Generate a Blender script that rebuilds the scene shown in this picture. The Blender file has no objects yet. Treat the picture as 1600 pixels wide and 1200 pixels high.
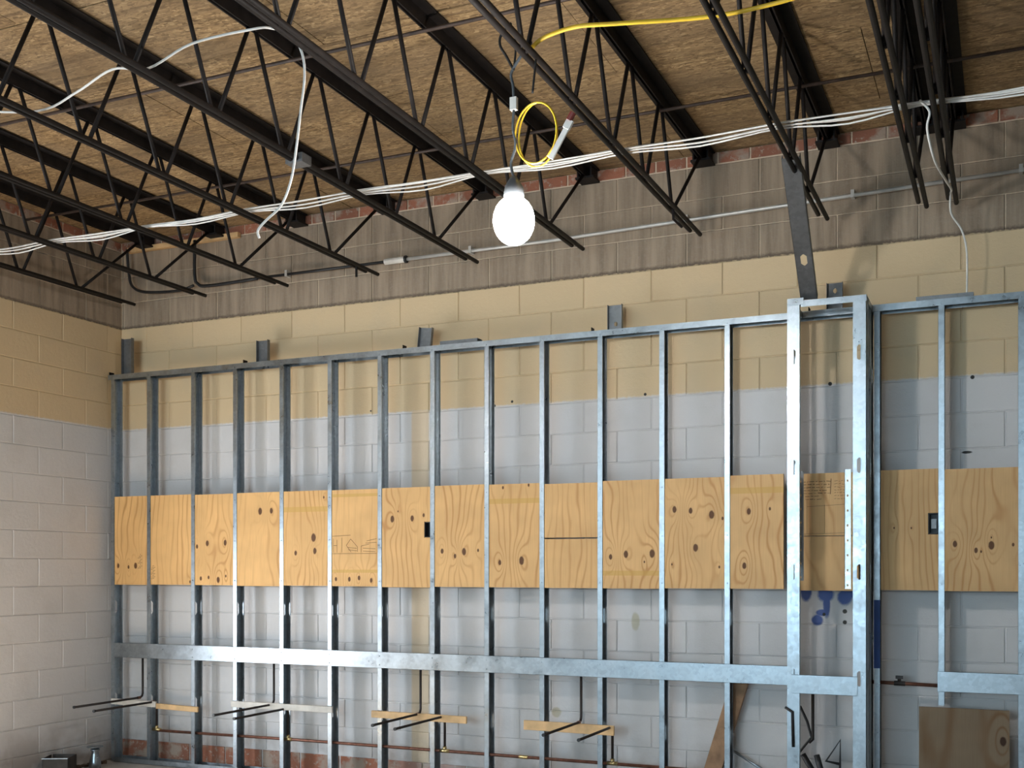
import bpy, bmesh, math, random
from mathutils import Vector, Matrix
random.seed(7)
PI = math.pi
S = bpy.context.scene
COL = S.collection

# ---------------------------------------------------------------- camera, sky, lights, exposure
cam_d = bpy.data.cameras.new('camera'); cam = bpy.data.objects.new('camera', cam_d); COL.objects.link(cam)
cam.location = (6.444, -6.847, 1.5)
cam.rotation_euler = (PI/2, 0, math.radians(23.97))
cam_d.sensor_width = 36; cam_d.sensor_fit = 'HORIZONTAL'; cam_d.lens = 36*1743/1600
cam_d.shift_y = (888-600)/1600; cam_d.clip_start = .05
S.camera = cam
S.view_settings.view_transform = 'Standard'; S.view_settings.look = 'None'
S.view_settings.gamma = 1; S.view_settings.use_curve_mapping = False
S.view_settings.exposure = 0.12

W = bpy.data.worlds.new('sky'); S.world = W; W.use_nodes = True
bg = W.node_tree.nodes['Background']; bg.inputs[0].default_value = (.62, .80, 1, 1); bg.inputs[1].default_value = 1.2

def area(name, loc, rot, sx, sy, power, col):
    l = bpy.data.lights.new(name, 'AREA'); l.shape = 'RECTANGLE'; l.size = sx; l.size_y = sy
    l.energy = power; l.color = col
    o = bpy.data.objects.new(name, l); COL.objects.link(o); o.location = loc; o.rotation_euler = rot
    return o
# daylight entering through the doorway in the left wall and through the shopfront window behind the camera
area('doorway_daylight', (-.16, -2.50, .9), (0, -PI/2, 0), 1.5, 1.1, 98, (.84, .92, 1))
area('window_daylight', (3.2, -12.05, 2.1), (PI/2, 0, 0), 5.2, 2.4, 340, (.60, .84, 1))
sun_d = bpy.data.lights.new('sun', 'SUN'); sun_d.energy = 48; sun_d.angle = math.radians(.6); sun_d.color = (1, .82, .60)
sun = bpy.data.objects.new('sun', sun_d); COL.objects.link(sun); sun.rotation_euler = Vector((1, .06, -.92)).to_track_quat('-Z', 'Y').to_euler()
BULB = (4.645, -2.783, 2.885)
LAMP_STRENGTH = 225

# ---------------------------------------------------------------- helpers
def ob(name, bm, mat=None, parent=None, loc=None, smooth=False):
    if isinstance(bm, bmesh.types.BMesh):
        me = bpy.data.meshes.new(name); bm.normal_update(); bm.to_mesh(me); bm.free()
        if smooth:
            for p in me.polygons: p.use_smooth = True
    else: me = bm
    if mat is not None and not me.materials: me.materials.append(mat)
    o = bpy.data.objects.new(name, me); COL.objects.link(o)
    if parent is not None: o.parent = parent
    if loc is not None: o.location = loc
    return o
def tag(o, label=None, cat=None, group=None, kind=None):
    if label: o['label'] = label
    if cat: o['category'] = cat
    if group: o['group'] = group
    if kind: o['kind'] = kind
    return o
def thing(name, label, cat, loc=(0, 0, 0), group=None):
    o = bpy.data.objects.new(name, None); COL.objects.link(o); o.location = loc; o.empty_display_size = .1
    return tag(o, label, cat, group)
def copy_tree(o, parent=None):
    c = o.copy(); COL.objects.link(c); c.parent = parent
    for ch in [x for x in bpy.data.objects if x.parent == o]: copy_tree(ch, c)
    return c
def BM(): return bmesh.new()
def quad(bm, pts): return bm.faces.new([bm.verts.new(p) for p in pts])
def box(bm, x0, x1, y0, y1, z0, z1, M=None):
    v = [bm.verts.new(p) for p in ((x0,y0,z0),(x1,y0,z0),(x1,y1,z0),(x0,y1,z0),(x0,y0,z1),(x1,y0,z1),(x1,y1,z1),(x0,y1,z1))]
    if M is not None:
        for a in v: a.co = M @ a.co
    for f in ((0,3,2,1),(4,5,6,7),(0,1,5,4),(1,2,6,5),(2,3,7,6),(3,0,4,7)): bm.faces.new([v[i] for i in f])
def smooth_path(pts, n=6):
    P = [Vector(p) for p in pts]; P = [P[0]*2-P[1]]+P+[P[-1]*2-P[-2]]; out = []
    for i in range(1, len(P)-2):
        a, b, c, d = P[i-1:i+3]
        for k in range(n):
            t = k/n
            out.append(.5*((2*b)+(c-a)*t+(2*a-5*b+4*c-d)*t*t+(3*b-a-3*c+d)*t**3))
    out.append(P[-2]); return out
def tube(bm, pts, r, n=8, cap=True):
    P = [Vector(p) for p in pts]; rings = []; prev = None
    for i, p in enumerate(P):
        if i == 0: d = P[1]-p
        elif i == len(P)-1: d = p-P[i-1]
        else: d = (P[i+1]-p).normalized()+(p-P[i-1]).normalized()
        d = d.normalized() if d.length > 1e-9 else Vector((0, 0, 1))
        if prev is None:
            u = d.cross(Vector((0, 0, 1)) if abs(d.z) < .9 else Vector((1, 0, 0))).normalized()
        else:
            u = (prev-d*prev.dot(d)).normalized()
        prev = u; w = d.cross(u); rr = r[i] if isinstance(r, (list, tuple)) else r
        rings.append([bm.verts.new(p+(u*math.cos(2*PI*k/n)+w*math.sin(2*PI*k/n))*rr) for k in range(n)])
    for a, b in zip(rings, rings[1:]):
        for k in range(n): bm.faces.new((a[k], a[(k+1) % n], b[(k+1) % n], b[k]))
    if cap: bm.faces.new(rings[0][::-1]); bm.faces.new(rings[-1])
def lathe(bm, prof, c=(0, 0, 0), n=20):
    rings = [[bm.verts.new((c[0]+r*math.cos(2*PI*k/n), c[1]+r*math.sin(2*PI*k/n), c[2]+z)) for k in range(n)] for r, z in prof]
    for a, b in zip(rings, rings[1:]):
        for k in range(n): bm.faces.new((a[k], a[(k+1) % n], b[(k+1) % n], b[k]))
    bm.faces.new(rings[0][::-1]); bm.faces.new(rings[-1])
def slotted(bm, w, h, t, slots, mapf, sw=.038, sl=.10):
    """thin plate w wide (a), h high (b), t thick (c) with upright oblong holes centred at heights in slots"""
    def bx(a0, a1, b0, b1):
        v = [bm.verts.new(mapf(a, b, c)) for c in (0, t) for a, b in ((a0,b0),(a1,b0),(a1,b1),(a0,b1))]
        for f in ((0,3,2,1),(4,5,6,7),(0,1,5,4),(1,2,6,5),(2,3,7,6),(3,0,4,7)): bm.faces.new([v[i] for i in f])
    def tri(p, q, r):
        v = [bm.verts.new(mapf(a, b, c)) for c in (0, t) for a, b in (p, q, r)]
        for f in ((0,2,1),(3,4,5),(0,1,4,3),(1,2,5,4),(2,0,3,5)): bm.faces.new([v[i] for i in f])
    m = w/2; lo = 0
    for s in sorted(slots):
        if s-sl/2 <= lo or s+sl/2 >= h: continue
        bx(0, w, lo, s-sl/2)
        bx(0, m-sw/2, s-sl/2, s+sl/2); bx(m+sw/2, w, s-sl/2, s+sl/2)
        q = sw*.4
        for sa in (-1, 1):
            for sb in (-1, 1):
                A = (m+sa*sw/2, s+sb*sl/2)
                tri(A, (A[0]-sa*q, A[1]), (A[0], A[1]-sb*q))
        lo = s+sl/2
    bx(0, w, lo, h)

# ---------------------------------------------------------------- material helpers
class G:
    def __init__(s, name):
        s.mat = bpy.data.materials.new(name); s.mat.use_nodes = True
        s.t = s.mat.node_tree; s.b = s.t.nodes['Principled BSDF']
    def n(s, typ, **k):
        nd = s.t.nodes.new(typ)
        for a, v in k.items(): setattr(nd, a, v)
        return nd
    def put(s, sock, v):
        if isinstance(v, bpy.types.NodeSocket): s.t.links.new(v, sock)
        elif v is not None: sock.default_value = v
    def m(s, op, a, b=None, c=None):
        nd = s.n('ShaderNodeMath', operation=op)
        for i, v in enumerate((a, b, c)):
            if v is not None: s.put(nd.inputs[i], v)
        return nd.outputs[0]
    def vm(s, op, a, b=None):
        nd = s.n('ShaderNodeVectorMath', operation=op); s.put(nd.inputs[0], a); s.put(nd.inputs[1], b); return nd.outputs[0]
    def pos(s):
        o = s.n('ShaderNodeNewGeometry').outputs['Position']; x = s.n('ShaderNodeSeparateXYZ'); s.put(x.inputs[0], o)
        return o, x.outputs[0], x.outputs[1], x.outputs[2]
    def xyz(s, x, y, z):
        c = s.n('ShaderNodeCombineXYZ'); s.put(c.inputs[0], x); s.put(c.inputs[1], y); s.put(c.inputs[2], z); return c.outputs[0]
    def noise(s, vec, scale=5., detail=3., rough=.55, dist=0.):
        nd = s.n('ShaderNodeTexNoise'); s.put(nd.inputs['Vector'], vec); s.put(nd.inputs['Scale'], scale)
        s.put(nd.inputs['Detail'], detail); s.put(nd.inputs['Roughness'], rough); s.put(nd.inputs['Distortion'], dist)
        return nd.outputs['Fac']
    def mapr(s, v, a, b, c=0., d=1.):
        nd = s.n('ShaderNodeMapRange'); s.put(nd.inputs[0], v)
        for i, q in enumerate((a, b, c, d)): s.put(nd.inputs[i+1], q)
        return nd.outputs[0]
    def mix(s, f, a, b, mode='MIX'):
        nd = s.n('ShaderNodeMix', data_type='RGBA', blend_type=mode); s.put(nd.inputs[0], f)
        s.put(nd.inputs[6], (*a, 1) if isinstance(a, tuple) else a); s.put(nd.inputs[7], (*b, 1) if isinstance(b, tuple) else b)
        return nd.outputs[2]
    def rnd(s): return s.n('ShaderNodeObjectInfo').outputs['Random']
    def bump(s, h, strength=.3, dist=.01):
        nd = s.n('ShaderNodeBump'); s.put(nd.inputs['Height'], h); nd.inputs['Strength'].default_value = strength
        nd.inputs['Distance'].default_value = dist; s.put(s.b.inputs['Normal'], nd.outputs[0])
    def out(s, col=None, rough=.6, metal=0., spec=None):
        if col is not None: s.put(s.b.inputs['Base Color'], (*col, 1) if isinstance(col, tuple) else col)
        s.put(s.b.inputs['Roughness'], rough); s.put(s.b.inputs['Metallic'], metal)
        if spec is not None: s.b.inputs['Specular IOR Level'].default_value = spec
        return s.mat
def plain(name, col, rough=.6, metal=0., var=.15, scale=12.):
    g = G(name); p, x, y, z = g.pos()
    f = g.mapr(g.noise(p, scale, 4.), .3, .7, 1-var, 1+var)
    c = g.mix(1., col, g.xyz(f, f, f), 'MULTIPLY')
    return g.out(c, rough, metal)

def masonry(name, joint):
    """painted concrete masonry: bare above 3.40 m, tan paint down to 2.6 m, pale grey paint below"""
    g = G(name); p, x, y, z = g.pos()
    n1 = g.noise(p, 3.5, 4.); n2 = g.noise(p, 38., 5., .65); nf = g.noise(p, 150., 3., .7)
    streak = g.noise(g.xyz(g.m('MULTIPLY', x, 14.), g.m('MULTIPLY', y, 14.), g.m('MULTIPLY', z, 1.1)), 1., 4., .6)
    zz = g.m('ADD', z, g.m('MULTIPLY', g.m('SUBTRACT', n2, .5), .03))
    bare_m = g.mapr(zz, 3.396, 3.408)
    tan_m = g.mapr(zz, 2.592, 2.606)
    rv = g.mapr(g.rnd(), 0, 1, .965, 1.02)
    bare = (.70, .57, .42) if joint else (.37, .285, .205)
    tan = (.64, .485, .295)
    gry = (.63, .61, .60)
    bc = g.mix(g.mapr(streak, .38, .66), bare, tuple(v*(.9 if joint else .60) for v in bare))
    bc = g.mix(g.mapr(n2, .5, .75, 0., .5), bc, (.34, .29, .23))
    # tan runs of old paint on the grey, one upright strip and a few patches
    def bump1(c, a, w): return g.mapr(g.m('ABSOLUTE', g.m('SUBTRACT', c, a)), w, w*.82)
    strip = g.m('MULTIPLY', bump1(x, 2.70, .075), g.mapr(y, -.3, -.2))
    tan_all = g.m('MAXIMUM', tan_m, g.m('MULTIPLY', strip, .75))
    def blob(cx, cz, rx, rz):
        d = g.m('ADD', g.m('POWER', g.m('DIVIDE', g.m('SUBTRACT', x, cx), rx), 2.), g.m('POWER', g.m('DIVIDE', g.m('SUBTRACT', z, cz), rz), 2.))
        return g.mapr(g.m('ADD', d, g.m('MULTIPLY', n2, .8)), 1.6, 1.0)
    st = g.m('MAXIMUM', blob(4.265, 1.16, .028, .06), blob(3.72, .55, .035, .035))
    col = g.mix(tan_all, gry, tan)
    col = g.mix(g.m('MULTIPLY', st, .6), col, (.42, .38, .22))
    blue = None
    for b in ((5.335,1.36,.035,.06),(5.45,1.35,.05,.055),(5.455,1.29,.022,.09),(5.43,1.235,.04,.022),(5.40,1.19,.035,.035),(5.56,1.33,.045,.05),(5.59,1.36,.05,.04)):
        k = blob(*b); blue = k if blue is None else g.m('MAXIMUM', blue, k)
    blue = g.m('MULTIPLY', blue, g.mapr(y, -.3, -.2))
    col = g.mix(g.m('MULTIPLY', blue, .9), col, (.02, .075, .30))
    holes = None
    for b in ((5.56,1.245,.014,.014),(5.56,1.18,.013,.013),(5.44,1.225,.010,.010),(4.33,2.61,.010,.010),(3.40,2.62,.009,.009),(3.27,2.60,.009,.009),(2.30,2.62,.007,.007),(5.475,2.60,.012,.012),(6.26,2.585,.012,.012),(6.23,2.16,.03,.008)):
        k = blob(*b); holes = k if holes is None else g.m('MAXIMUM', holes, k)
    col = g.mix(holes, col, (.03, .028, .025))
    # grime, chips and scuffs
    col = g.mix(g.mapr(n1, .5, .75, 0., .16), col, (.36, .33, .28))
    col = g.mix(g.mapr(nf, .70, .78, 0., .35), col, (.2, .18, .16))
    low = g.m('MULTIPLY', g.mapr(zz, .42, .12), g.mapr(n1, .35, .6))
    col = g.mix(g.m('MULTIPLY', low, .6), col, (.22, .165, .125))
    col = g.mix(bare_m, col, bc)
    edge = g.m('MULTIPLY', g.mapr(zz, 3.395, 3.402), g.mapr(zz, 3.425, 3.405))
    col = g.mix(g.m('MULTIPLY', edge, .8), col, (.09, .065, .05))
    col = g.mix(1., col, g.xyz(rv, rv, rv), 'MULTIPLY')
    h = g.m('ADD', g.m('MULTIPLY', nf, .5), n2); g.bump(h, .35, .006)
    return g.out(col, g.mapr(bare_m, 0, 1, .62, .95), 0., .3)
M_BLOCK = masonry('painted_block', False); M_JOINT = masonry('block_mortar', True)

def brickmat():
    g = G('red_brick'); p, x, y, z = g.pos(); n = g.noise(p, 22., 5., .65); r = g.rnd()
    c = g.mix(r, (.34, .13, .075), (.25, .105, .065)); big = g.noise(p, 6., 4., .6)
    c = g.mix(g.mapr(n, .56, .68), c, (.42, .37, .31)); c = g.mix(g.mapr(big, .48, .60, 0., .8), c, (.36, .30, .24))
    c = g.mix(g.m('MULTIPLY', g.mapr(z, 1., .9), g.mapr(x, 2.4, 3.4, 0., .9)), c, (.50, .49, .47))
    g.bump(n, .5, .01); return g.out(c, .95)
M_BRICK = brickmat()

def osb():
    g = G('oriented_strand_board'); p, x, y, z = g.pos(); r = g.rnd()
    off = g.xyz(g.m('MULTIPLY', r, 17.), g.m('MULTIPLY', r, 9.), 0.)
    q = g.vm('ADD', p, off)
    strands = None
    cols = []
    for ang, sc in ((.25, 1.), (1.25, 1.15), (2.2, .9)):
        mp = g.n('ShaderNodeMapping'); g.put(mp.inputs[0], q); mp.inputs['Rotation'].default_value = (0, 0, ang); mp.inputs['Scale'].default_value = (26*sc, 95*sc, 1)
        v = g.n('ShaderNodeTexVoronoi', voronoi_dimensions='2D'); g.put(v.inputs['Vector'], mp.outputs[0]); v.inputs['Scale'].default_value = 1.
        sx = g.n('ShaderNodeSeparateColor'); g.put(sx.inputs[0], v.outputs['Color']); cols.append((sx.outputs[0], v.outputs['Distance']))
    sel = g.noise(q, 30., 2.)
    a = g.mix(g.mapr(sel, .40, .6), g.xyz(cols[0][0], cols[0][0], cols[0][0]), g.xyz(cols[1][0], cols[1][0], cols[1][0]))
    a = g.mix(g.mapr(g.noise(q, 24., 2.), .52, .55), a, g.xyz(cols[2][0], cols[2][0], cols[2][0]))
    ramp = g.n('ShaderNodeValToRGB'); g.put(ramp.inputs[0], a); e = ramp.color_ramp.elements
    e[0].position = 0; e[0].color = (.17, .105, .05, 1); e[1].position = 1; e[1].color = (.55, .385, .20, 1)
    k = ramp.color_ramp.elements.new(.45); k.color = (.33, .215, .105, 1); k = ramp.color_ramp.elements.new(.8); k.color = (.40, .265, .13, 1)
    big = g.noise(g.xyz(g.m('MULTIPLY', x, .5), g.m('MULTIPLY', y, 2.2), 0.), 1.6, 4.)
    lines = g.noise(g.xyz(g.m('MULTIPLY', x, .7), g.m('MULTIPLY', y, 22.), 0.), 1., 3.)
    c = g.mix(g.mapr(big, .42, .62, 0., .6), ramp.outputs[0], (.20, .135, .075)); c = g.mix(g.mapr(lines, .52, .68, 0., .6), c, (.12, .075, .04))
    g.bump(a, .25, .004); return g.out(c, .75, 0., .3)
M_OSB = osb()

def steel(name='galvanised_steel', base=(.38, .42, .45), rough=.33, metal=.97):
    g = G(name); p, x, y, z = g.pos(); r = g.rnd()
    v = g.n('ShaderNodeTexVoronoi'); g.put(v.inputs['Vector'], p); v.inputs['Scale'].default_value = 55.
    n = g.noise(p, 9., 4.); sx = g.n('ShaderNodeSeparateColor'); g.put(sx.inputs[0], v.outputs['Color'])
    f = g.m('ADD', g.mapr(sx.outputs[0], 0, 1, .90, 1.06), g.mapr(n, .3, .7, -.10, .08)); f = g.m('MULTIPLY', f, g.mapr(r, 0, 1, .92, 1.05))
    c = g.mix(1., base, g.xyz(f, f, f), 'MULTIPLY')
    ru = g.m('ADD', g.mapr(n, .3, .7, rough-.06, rough+.1), g.mapr(sx.outputs[1], 0, 1, -.03, .04))
    g.bump(n, .10, .01); return g.out(c, ru, metal)
M_STEEL = steel(); M_STRUT = steel('dull_grey_steel', (.22, .225, .23), .5, .8)
M_JOIST = plain('black_primed_steel', (.012, .009, .008), .62, 0., .35, 18.)
M_JOIST.node_tree.nodes['Principled BSDF'].inputs['Specular IOR Level'].default_value = .22
M_ROD = plain('rusty_dark_steel', (.050, .030, .022), .6, 0., .4, 25.)
M_WHITE = plain('white_cable_jacket', (.72, .70, .66), .45); M_YEL = plain('yellow_cable_jacket', (.80, .52, .04), .4)
M_BLACK = plain('black_rubber', (.012, .012, .013), .5); M_GREYC = plain('grey_cord_jacket', (.10, .11, .12), .5)
M_COPPER = plain('aged_copper', (.20, .085, .055), .42, .55, .3, 30.); M_DARKCU = plain('dark_copper_stub', (.028, .020, .017), .5, .3)
M_BRASS = plain('brass_fitting', (.55, .42, .2), .3, .9); M_PIPE = plain('grey_conduit', (.55, .53, .49), .4, .4)
M_PINE = plain('pine_lumber', (.66, .42, .20), .6, 0., .25, 8.); M_OLD = plain('weathered_lumber', (.30, .17, .09), .75, 0., .35, 10.)
M_WHPINE = plain('pale_painted_lumber', (.62, .58, .52), .6); M_BLUE = plain('blue_paint', (.01, .06, .28), .5)
M_CONC = plain('concrete_floor', (.36, .33, .30), .8, 0., .25, 3.); M_DRY = plain('plain_wall_paint', (.58, .54, .47), .8)
M_FRAME = plain('dark_window_frame', (.05, .05, .05), .5); M_DIRT = plain('brown_debris', (.10, .07, .05), .95, 0., .4, 30.)
M_INK = plain('stamp_ink', (.13, .07, .03), .9)
def glassmat():
    g = G('window_glass'); b = g.b; b.inputs['Transmission Weight'].default_value = 1; b.inputs['IOR'].default_value = 1.02
    return g.out((.95, .98, 1.), 0.02)
M_GLASS = glassmat()
def emit():
    g = G('glowing_bulb'); g.b.inputs['Emission Color'].default_value = (1, .965, .93, 1); g.b.inputs['Emission Strength'].default_value = LAMP_STRENGTH
    return g.out((.9, .9, .9), .3)
M_EMIT = emit()

def plywood(name, knots, seed, freq=24., bands=(), tone=0., wob=1.):
    g = G(name); p, x, y, z = g.pos()
    q = g.xyz(g.m('ADD', g.m('MULTIPLY', x, 3.2), seed*3.7), seed*1.3, g.m('MULTIPLY', z, 1.15))
    n = g.noise(q, 1., 2.5, .5); ph = g.m('ADD', g.m('MULTIPLY', x, freq*.85), g.m('MULTIPLY', n, 5.*wob))
    core = None
    for i, (kx, kz, r) in enumerate(knots):
        dx = g.m('DIVIDE', g.m('SUBTRACT', x, kx), max(r*1.9, .02)); dz = g.m('DIVIDE', g.m('SUBTRACT', z, kz), max(r*4.2, .05))
        d = g.m('ADD', g.m('MULTIPLY', dx, dx), g.m('MULTIPLY', dz, dz))
        ph = g.m('ADD', ph, g.m('MULTIPLY', g.m('EXPONENT', g.m('MULTIPLY', d, -1.)), (2.4 if r > .015 else 1.)*(1 if i % 2 else -1)))
        ax = g.m('DIVIDE', g.m('SUBTRACT', x, kx), r*.62); az = g.m('DIVIDE', g.m('SUBTRACT', z, kz), r*1.0)
        e = g.mapr(g.m('ADD', g.m('ADD', g.m('MULTIPLY', ax, ax), g.m('MULTIPLY', az, az)), g.m('MULTIPLY', g.noise(p, 60., 2.), .5)), 1.35, .85)
        core = e if core is None else g.m('MAXIMUM', core, e)
    s = g.m('ADD', g.m('MULTIPLY', g.m('SINE', g.m('MULTIPLY', ph, 6.283)), .5), .5)
    line = g.m('POWER', s, 6.)
    amp = g.mapr(g.noise(g.xyz(g.m('MULTIPLY', x, 2.), seed, g.m('MULTIPLY', z, .6)), 2.2, 1.), .35, .65, .12, .72)
    fine = g.noise(g.xyz(g.m('MULTIPLY', x, 170.), seed, g.m('MULTIPLY', z, 5.)), 1., 3.)
    patch = g.noise(g.xyz(x, seed, z), 4.5, 2.)
    A = (.80-tone*.17, .475-tone*.05, .19+tone*.03)
    c = g.mix(g.mapr(patch, .35, .65), A, tuple(v*.87 for v in A))
    c = g.mix(g.mapr(fine, .35, .7, 0., .22), c, (.42, .22, .085))
    c = g.mix(g.m('MULTIPLY', line, amp), c, (.44, .20, .06))
    for bz, bw in bands:
        c = g.mix(g.mapr(g.m('ABSOLUTE', g.m('SUBTRACT', z, bz)), bw, bw*.8, 0., .55), c, (.55, .33, .07))
    if core is not None: c = g.mix(g.m('MULTIPLY', core, .93), c, (.085, .030, .012))
    g.bump(fine, .06, .003); return g.out(c, .62, 0., .3)

# ================================================================ SETTING
floor = BM(); box(floor, -.3, 12, -12.3, .3, -.15, 0); tag(ob('floor', floor, M_CONC), kind='structure')

# ---- block walls: a mortar backing slab with every block proud of it
CH = .203; Z0 = 3.40-16*CH          # course lines at 3.40 - k*0.203
BW = .4575; J = .005
_bm = {}
def block_mesh(w, h, d=.02, ch=.004):
    key = (round(w, 3), round(h, 3), d)
    if key in _bm: return _bm[key]
    bm = BM(); c = ch
    f = [(c, 0, c), (w-c, 0, c), (w-c, 0, h-c), (c, 0, h-c)]; r = [(0, c, 0), (w, c, 0), (w, c, h), (0, c, h)]; k = [(0, d, 0), (w, d, 0), (w, d, h), (0, d, h)]
    V = [[bm.verts.new(p) for p in L] for L in (f, r, k)]
    bm.faces.new(V[0])
    for a, b in ((0, 1), (1, 2)):
        for i in range(4): bm.faces.new((V[b][i], V[b][(i+1) % 4], V[a][(i+1) % 4], V[a][i]))
    me = bpy.data.meshes.new('block'); bm.to_mesh(me); bm.free(); _bm[key] = me; return me
courses = []
for k in range(-3, 16):
    z1 = 3.40-k*CH; courses.append((k, z1-CH, z1))
courses = [(k, a, min(b, 4.012)) for k, a, b in courses if a < 4.0]
BASE_T = courses[-1][1]              # top of the exposed brick base, about 0.15 m
bk = BM(); box(bk, -.3, 12, .006, .3, 0, 4.085); wall_back = tag(ob('wall_back', bk, M_JOINT), kind='structure')
jobs = []; rest = []
for k, a, b in courses:
    off = .025 if k % 2 else .025+BW/2
    x = off-2*BW
    while x < 12:
        x0 = max(x, 0.0); x1 = min(x+BW, 12)
        if x1-x0 > .02: (jobs if x0 < 6.75 and b > .4 else rest).append((x0, x1, a, b))
        x += BW
jobs.sort(key=lambda j: -j[0]-j[2]*.2)
rest += jobs[300:]; jobs = jobs[:300]
for x0, x1, a, b in jobs:
    me = block_mesh(x1-x0-J, b-a-J)
    o = ob('block', me, M_BLOCK, wall_back, (x0+J/2, random.uniform(-.0012, .0012), a+J/2))
def joined_blocks(lst, parent, place):
    bm = BM()
    for j in lst: place(bm, j)
    return tag(ob('block', bm, M_BLOCK, parent), kind='stuff')
joined_blocks(rest, wall_back, lambda bm, j: box(bm, j[0]+J/2, j[1]-J/2, 0, .02, j[2]+J/2, j[3]-J/2))
# red brick: one thin course under the roof deck, one tall course exposed at the floor
for zb, zt, n0 in ((4.016, 4.082, .2), (.006, BASE_T-.006, .34)):
    x = .004
    while x < 7:
        x0 = max(x, .004); me = block_mesh(n0-.01, zt-zb, .02, .003); ob('brick', me, M_BRICK, wall_back, (x0, random.uniform(-.004, .001), zb)); x += n0
# ---- left wall (plane x = 0) with a doorway at y -3.6 .. -1.9
D0, D1, DZ = -3.62, -1.88, 2.2
lw = BM()
box(lw, -.3, -.006, D1, .3, 0, 4.085); box(lw, -.3, -.006, -12.3, D0, 0, 4.085); box(lw, -.3, -.006, D0, D1, DZ, 4.085)
wall_left = tag(ob('wall_left', lw, M_JOINT), kind='structure')
RZ = Matrix.Rotation(PI/2, 4, 'Z')
rest = []
for k, a, b in courses + [(16, 0.0, BASE_T)]:
    off = .375 if k % 2 else .603
    t = off-2*.455
    while t < 12.2:
        t0 = max(t, 0); t1 = min(t+.455, 12.2)
        if t1-t0 > .02:
            if t0 < 1.25:
                me = block_mesh(t1-t0-J, b-a-J)
                o = ob('block', me, M_BLOCK, wall_left, (random.uniform(-.0012, .0012), -t1+J/2, a+J/2)); o.rotation_euler = (0, 0, PI/2)
            elif not (-t0 > D0 and -t1 < D1 and a < DZ): rest.append((t0, t1, a, b))
        t += .455
joined_blocks(rest, wall_left, lambda bm, j: box(bm, -.02, 0, -j[1]+J/2, -j[0]-J/2, j[2]+J/2, j[3]-J/2))
t = 0.004
while t < 1.3:
    o = ob('brick', block_mesh(.19, .066, .02, .003), M_BRICK, wall_left, (0, -t-.19, 4.016)); o.rotation_euler = (0, 0, PI/2); t += .2
fr = BM()
for a, b in ((D0, D0+.05), (D1-.05, D1)): box(fr, -.31, .02, a, b, 0, DZ)
box(fr, -.31, .02, D0, D1, DZ-.05, DZ); tag(ob('door_1', fr, M_FRAME), kind='structure')
# ---- right and rear walls, shopfront window
wr = BM(); box(wr, 12, 12.2, -12.3, .3, 0, 4.085); tag(ob('wall_right', wr, M_DRY), kind='structure')
wb = BM(); box(wb, -.3, .5, -12.3, -12, 0, 4.085); box(wb, 5.9, 12.2, -12.3, -12, 0, 4.085); box(wb, .5, 5.9, -12.3, -12, 0, .85); box(wb, .5, 5.9, -12.3, -12, 3.35, 4.085)
tag(ob('wall_rear', wb, M_DRY), kind='structure')
w1 = BM(); box(w1, .5, 5.9, -12.25, -12.15, .85, .91); box(w1, .5, 5.9, -12.25, -12.15, 3.29, 3.35)
for i in range(5): x = .5+i*1.335; box(w1, x, x+.06, -12.25, -12.15, .91, 3.29)
wf = tag(ob('window_1', w1, M_FRAME), kind='structure')
for i in range(4):
    x = .5+i*1.335; pn = BM(); box(pn, x+.06, x+1.335, -12.205, -12.2, .91, 3.29); ob('pane', pn, M_GLASS, wf)
# ---- roof deck of strand board panels
DECK = 4.085
cl = BM(); box(cl, -.3, 12.2, -12.3, .3, DECK+.016, DECK+.2); ceiling = tag(ob('ceiling', cl, plain('deck_backing', (.06, .04, .025), .9)), kind='structure')
ys = [.3, -.41, -1.30, -2.19, -2.95, -3.84, -4.73]
yy = ys[-1]
while yy > -12.3: yy -= 1.22; ys.append(max(yy, -12.3))
for i in range(len(ys)-1):
    x = -.3-(i % 2)*1.22
    while x < 12.2:
        x0, x1 = max(x, -.3), min(x+2.44, 12.2)
        pb = BM(); dz = random.uniform(0, .004)
        box(pb, x0+.002, x1-.002, ys[i+1]+.003, ys[i]-.003, DECK+dz, DECK+.014+dz); ob('panel', pb, M_OSB, ceiling); x += 2.44

# ================================================================ ROOF JOISTS
ZB = 3.525
def joist_meshes():
    tc = BM()
    for s in (-1, 1):
        a, b = sorted((s*.006, s*.066)); box(tc, a, b, -9.0, -.02, 4.072, 4.080)
        a, b = sorted((s*.006, s*.013)); box(tc, a, b, -9.0, -.02, 4.012, 4.072)
    bc = BM()
    for s in (-1, 1): tube(bc, [(s*.018, -9.0, ZB), (s*.018, -.20 if s > 0 else -.30, ZB)], .013, 8)
    seat = BM(); box(seat, -.062, .062, -.13, -.004, 4.0, 4.012); box(seat, -.05, -.04, -.13, -.02, 4.012, 4.07); box(seat, .04, .05, -.13, -.02, 4.012, 4.07)
    pairs = []
    yb = [-.74-.527*k for k in range(16)]; yt = [-.99-.53*k for k in range(16)]
    pairs.append(((-.14, 4.02), (yb[0]+.01, ZB)))
    for k in range(15):
        pairs.append(((yb[k]-.02, ZB), (yt[k]+.02, 4.03))); pairs.append(((yt[k]-.02, 4.03), (yb[k+1]+.02, ZB)))
    return tc, bc, seat, pairs
tc, bc, seat, pairs = joist_meshes()
def tomesh(bm, mat, name, smooth=False):
    me = bpy.data.meshes.new(name); bm.normal_update(); bm.to_mesh(me); bm.free(); me.materials.append(mat)
    if smooth:
        for p in me.polygons: p.use_smooth = True
    return me
m_tc = tomesh(tc, M_JOIST, 'top_chord'); m_bc = tomesh(bc, M_JOIST, 'bottom_chord', True); m_seat = tomesh(seat, M_JOIST, 'bearing_seat')
m_webs = []
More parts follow.
